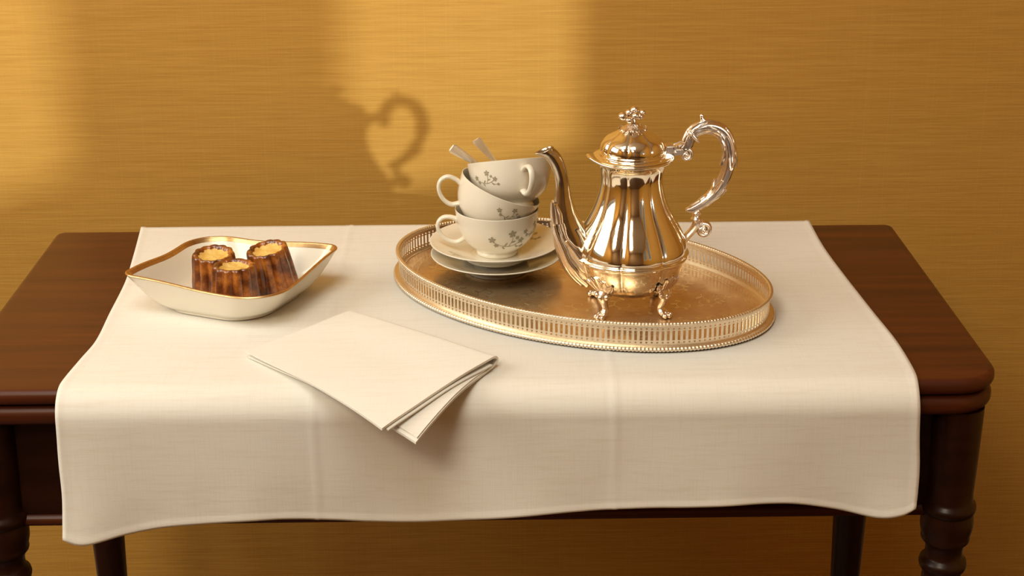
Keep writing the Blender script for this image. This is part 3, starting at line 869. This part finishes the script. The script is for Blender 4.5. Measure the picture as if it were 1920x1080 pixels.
# hinge between lid and handle
hb = MB()
for a, b in (((.0330,-.0065,.1610),(.0425,.0065,.1720)), ((.0400,-.0045,.1612),(.0520,.0045,.1680))): hb.box(a, b)
ho = hb.obj('hinge', ORN_SILVER, pot, smooth=False)
bm = bmesh.new(); bm.from_mesh(ho.data); bmesh.ops.bevel(bm, geom=bm.edges[:], offset=.0011, segments=2, affect='EDGES'); bm.to_mesh(ho.data); bm.free()
mb = MB()
for z, r in ((.1640, .0017), (.1700, .0016)): mb.sweep([(.0425, y, z) for y in (-.0085, -.004, 0, .004, .0085)], r, 10, up=(0,0,1))
leaf_mesh(mb, spline([(.0425,0,.1705),(.0470,0,.1722),(.0515,0,.1735),(.0548,0,.1722)], 8), [.0030,.0042,.0048,.0048,.0042,.0038,.0030,.0022,.0010], lambda i: (0,0,1), .0014, .3, 2, .1)
mb.obj('hinge_pin', ORN_SILVER, ho, sharp=60)
# spout
SP = [(-.0350,.0400,.0200,.0170),(-.0430,.0480,.0205,.0175),(-.0515,.0600,.0205,.0165),(-.0600,.0780,.0183,.0140),(-.0672,.0990,.0133,.0110),(-.0702,.1190,.0092,.0086),(-.0713,.1370,.0069,.0070),(-.0738,.1500,.0068,.0066),(-.0780,.1610,.0072,.0064),(-.0838,.1685,.0070,.0062),(-.0905,.1715,.0058,.0060)]
sps = spline(SP, 70)
pts = [(x, 0, z) for x, z, a, b in sps]; rad = [(a, b) for x, z, a, b in sps]
pts = pts[:66]; rad = rad[:66]
def octo(p): return 1-.035*abs(math.sin(4*p))**.7
spm = MB().sweep(pts, rad, 48, octo, up=(0,1,0), cap=False)
# open beak: slanted lip ring, then the inside of the mouth
nk = 48; base = len(spm.v)
for cx, cz, mx, mz, ry in ((-.0872,.1712,.0068,.0046,.0062),(-.0893,.1726,.0082,.0036,.0061),(-.0898,.1731,.0084,.0034,.0058),(-.0896,.1728,.0074,.0030,.0050),(-.0870,.1700,.0052,.0026,.0040),(-.0835,.1668,.0030,.0024,.0032)):
    for k in range(nk):
        p = 2*PI*k/nk; c = math.cos(p); e_ = .0016*max(0, -c)**3
        spm.v.append(Vector((cx+mx*c-e_, ry*math.sin(p)*(1-.25*max(0, -c)**2), cz+mz*c+e_*.3)))
for r in range(6):
    a0 = base-nk+r*nk
    spm.f += [[a0+k, a0+(k+1) % nk, a0+nk+(k+1) % nk, a0+nk+k] for k in range(nk)]
spm.f.append([base+5*nk+k for k in range(nk)]); spm.f.append(list(range(nk-1, -1, -1)))
spout = spm.obj('spout', SPOUT_SILVER, pot, sharp=0)
def spout_at(q, ang, lift=.0004):
    i = min(69, max(1, int(q*70))); x, z, a, b = sps[i]
    d = Vector((sps[i+1][0]-sps[i-1][0], 0, sps[i+1][1]-sps[i-1][1])).normalized(); bn = Vector((0,1,0)); s = bn.cross(d)
    n = s*(math.cos(ang)*a)+bn*(math.sin(ang)*b); return Vector((x, 0, z))+n*(1+lift/n.length), n.normalized()
def spout_leaf(name, q0, q1, a0, a1, w):
    P = []; Nn = []
    for i in range(15):
        t = i/14; p, n = spout_at(q0+(q1-q0)*t, a0+(a1-a0)*t, .0002+.0022*max(0, t-.75)*4); P.append(p); Nn.append(n)
    return leaf_mesh(MB(), P, [w*(.25+.75*math.sin(PI*min(.97, .10+.88*i/14))) for i in range(15)], lambda i: Nn[i], .0013, .45, 3, .13).obj(name, ORN_SILVER, spout, sharp=70)
# in this frame angle 0 looks outwards/up the curve; -90 degrees looks to the viewer
for a0, a1, q0, q1, w in ((-1.35,-1.95,.04,.34,.0080),(-2.45,-2.75,.02,.40,.0068),(-.45,-1.15,.10,.36,.0060),(1.35,1.95,.04,.34,.0080),(2.45,2.75,.02,.40,.0068),(.45,1.15,.10,.36,.0060),(-2.0,-2.5,.30,.50,.0045),(2.0,2.5,.30,.50,.0045),(PI,PI,.02,.50,.0056)):
    spout_leaf('acanthus_leaf', q0, q1, a0, a1, w)
# handle
HP = [(.0510,.1660,.0050,.0040),(.0555,.1700,.0055,.0045),(.0580,.1770,.0058,.0048),(.0635,.1850,.0060,.0052),(.0760,.1885,.0060,.0055),(.0890,.1845,.0060,.0056),(.0975,.1740,.0060,.0056),(.1010,.1590,.0058,.0056),(.0995,.1430,.0055,.0052),(.0940,.1290,.0053,.0048),(.0850,.1165,.0050,.0046),(.0740,.1080,.0046,.0044),(.0640,.1030,.0038,.0040),(.0575,.1020,.0016,.0026)]
hps = spline(HP, 90)
handle = MB().sweep([(x, 0, z) for x, z, a, b in hps], [(a*1.13, b*1.13) for x, z, a, b in hps], 24, lambda p: 1+.11*math.cos(6*p), up=(0,1,0)).obj('handle', ORN_SILVER, pot, sharp=0)
def volute(mb, cx, cz, R, turns, a0, hand, r, wid):
    P = []; rr = []
    n = 46
    for i in range(n):
        q = i/(n-1); a = a0+hand*turns*2*PI*q; rad_ = R*(1-q)**.9+.0006
        P.append((cx+rad_*math.cos(a), 0, cz+rad_*math.sin(a))); rr.append((r*(1-.45*q), wid*(1-.15*q)))
    mb.sweep(P, rr, 12, up=(0,1,0)); mb.sphere((cx, 0, cz), r*1.1, 12, 8, (1, wid/r*1.05, 1))
mb = MB(); volute(mb, .0552, .1608, .0060, 1.35, 1.9, -1, .0027, .0048)
mb.obj('scroll', ORN_SILVER, handle, sharp=60)
mb = MB(); volute(mb, .0760, .0795, .0070, 1.4, 1.7, -1, .0032, .0052)
mb.sweep(spline([(.0685,0,.0925),(.0690,0,.0870),(.0655,0,.0800),(.0600,0,.0740),(.0555,0,.0680),(.0535,0,.0610)], 24), [(.0046-.0008*math.sin(PI*i/24), .0050) for i in range(25)], 14, lambda p: 1+.08*math.cos(5*p), up=(0,1,0))
mb.sweep(spline([(.0660,0,.0825),(.0700,0,.0850),(.0755,0,.0862),(.0800,0,.0845)], 12), [(.0030-.0006*i/12, .0044) for i in range(13)], 12, up=(0,1,0))
for k in range(4):
    a = .1+k*.62; sp = [(.0760+r*math.cos(a-.18*t), 0, .0795+r*math.sin(a-.18*t)) for t, r in ((0,.0058),(1,.0070),(2,.0082),(3,.0090))]
    leaf_mesh(mb, spline(sp, 6), [.0020,.0032,.0038,.0038,.0032,.0022,.0008], lambda i, a=a: (-math.sin(a), 0, math.cos(a)), .0010, .2, 1, .05)
mb.obj('lower_bracket', ORN_SILVER, handle, sharp=60)
mb = MB()
MBc = [(.0005,-.0052),(.0048,-.0052),(.0056,-.0042),(.0048,-.0030),(.0036,-.0018),(.0036,.0),(.0046,.0012),(.0056,.0024),(.0050,.0038),(.0036,.0046),(.0005,.0048)]
mb.lathe(MBc, 24); mb.xform(Matrix.Translation((.0685, 0, .0962))); mb.obj('insulator_collar', ORN_SILVER, handle, sharp=50)
mb = MB(); mb.sweep(spline([(.0590,-.0062,.1825),(.0622,-.0064,.1795),(.0652,-.0060,.1765)], 8), .0016, 8); mb.sweep(spline([(.0560,.0,.1850),(.0585,-.0056,.1835),(.0622,-.0066,.1795),(.0660,-.0056,.1755),(.0675,0,.1745)], 16), .0017, 8)
mb.obj('binding_band', ORN_SILVER, handle)
mb = MB(); mb.sweep(spline([(.0790,0,.1915),(.0745,0,.1935),(.0708,0,.1968),(.0702,0,.1998)], 12), [.0030-.0010*i/12 for i in range(13)], 10, up=(0,1,0)); mb.sphere((.0702,0,.2000), .0022, 10, 8)
mb.obj('thorn', ORN_SILVER, handle)
def handle_leaf(q0, q1, side, w, lift=.0035):
    P = []; Nn = []
    for i in range(13):
        t = i/12; k = min(89, max(1, int((q0+(q1-q0)*t)*90))); x, z, a, b = hps[k]
        d = Vector((hps[k+1][0]-hps[k-1][0], 0, hps[k+1][1]-hps[k-1][1])).normalized(); s = Vector((0,1,0)).cross(d)
        n = (s*math.cos(side)*a+Vector((0,1,0))*math.sin(side)*b); P.append(Vector((x, 0, z))+n*(1.0)+n.normalized()*lift*max(0, t-.6)*2); Nn.append(n.normalized())
    return leaf_mesh(MB(), P, [w*(.3+.7*math.sin(PI*min(.97, .12+.86*i/12))) for i in range(13)], lambda i: Nn[i], .0011, .4, 3, .2).obj('acanthus_leaf', ORN_SILVER, handle, sharp=70)
for q0, q1, side, w in ((.16,.36,-1.4,.0040),(.16,.36,1.4,.0040),(.44,.62,-1.7,.0042),(.44,.62,1.7,.0042),(.40,.60,PI,.0040),(.40,.60,0,.0040),(.86,.68,-1.2,.0038),(.86,.68,1.2,.0038),(.86,.70,0.2,.0036),(.92,.72,PI,.0036),(.13,.30,-2.4,.0034),(.30,.48,-.9,.0032)):
    handle_leaf(q0, q1, side, w)
# paw feet
def foot_mb():
    mb = MB()
    path = spline([(.0430,0,.0300),(.0445,0,.0225),(.0420,0,.0150),(.0400,0,.0095),(.0425,0,.0048),(.0480,0,.0030)], 30)
    rad = [(r, w) for r, w in spline([(.0042,.0075),(.0052,.0062),(.0038,.0042),(.0034,.0038),(.0040,.0050),(.0026,.0052)], 30)]
    mb.sweep(path, rad, 16, up=(0,1,0))
    for y, x, r in ((-.0042,.0488,.0027),(0,.0505,.0029),(.0042,.0488,.0027)):
        mb.sphere((x, y, .0028), r, 10, 8, (1.35, .8, .95)); mb.sphere((x-.0040, y*.8, .0046), r*.9, 10, 8, (1.2, .8, .9))
    for y in (-.0062, .0062): mb.sphere((.0455, y, .0245), .0030, 10, 8)
    mb.sphere((.0480, 0, .0235), .0034, 10, 8)
    return mb
def shield_mb():
    mb = MB(); tab = [(z, r) for r, z, a in BODY[2:8]]
    for dy, w, top in ((0, .0060, .0470), (-.26, .0042, .0400), (.26, .0042, .0400), (-.13, .0042, .0450), (.13, .0042, .0450)):
        P = []; Nn = []
        for i in range(12):
            t = i/11; z = .0235+(top-.0235)*t; r = interp(tab, z)*1.018+.0006; a = dy*(.25+1.0*t)
            P.append((r*math.cos(a), r*math.sin(a), z)); Nn.append((math.cos(a), math.sin(a), -.5))
        leaf_mesh(mb, P, [w*(.35+.65*math.sin(PI*min(.97, .12+.86*i/11))) for i in range(12)], lambda i: Nn[i], .0010, .3, 3, .2)
    return mb
f0 = foot_mb(); s0 = shield_mb(); foot0 = None
for k in range(4):
    a = math.radians(39+90*k)
    if foot0 is None:
        f = f0.obj('paw_foot', ORN_SILVER, pot, sharp=60); sh = s0.obj('acanthus_shield', ORN_SILVER, f, sharp=70); foot0 = (f, sh)
    else:
        f = foot0[0].copy(); link(f); f.parent = pot; sh = foot0[1].copy(); link(sh); sh.parent = f
    f.rotation_euler = (0, 0, a)
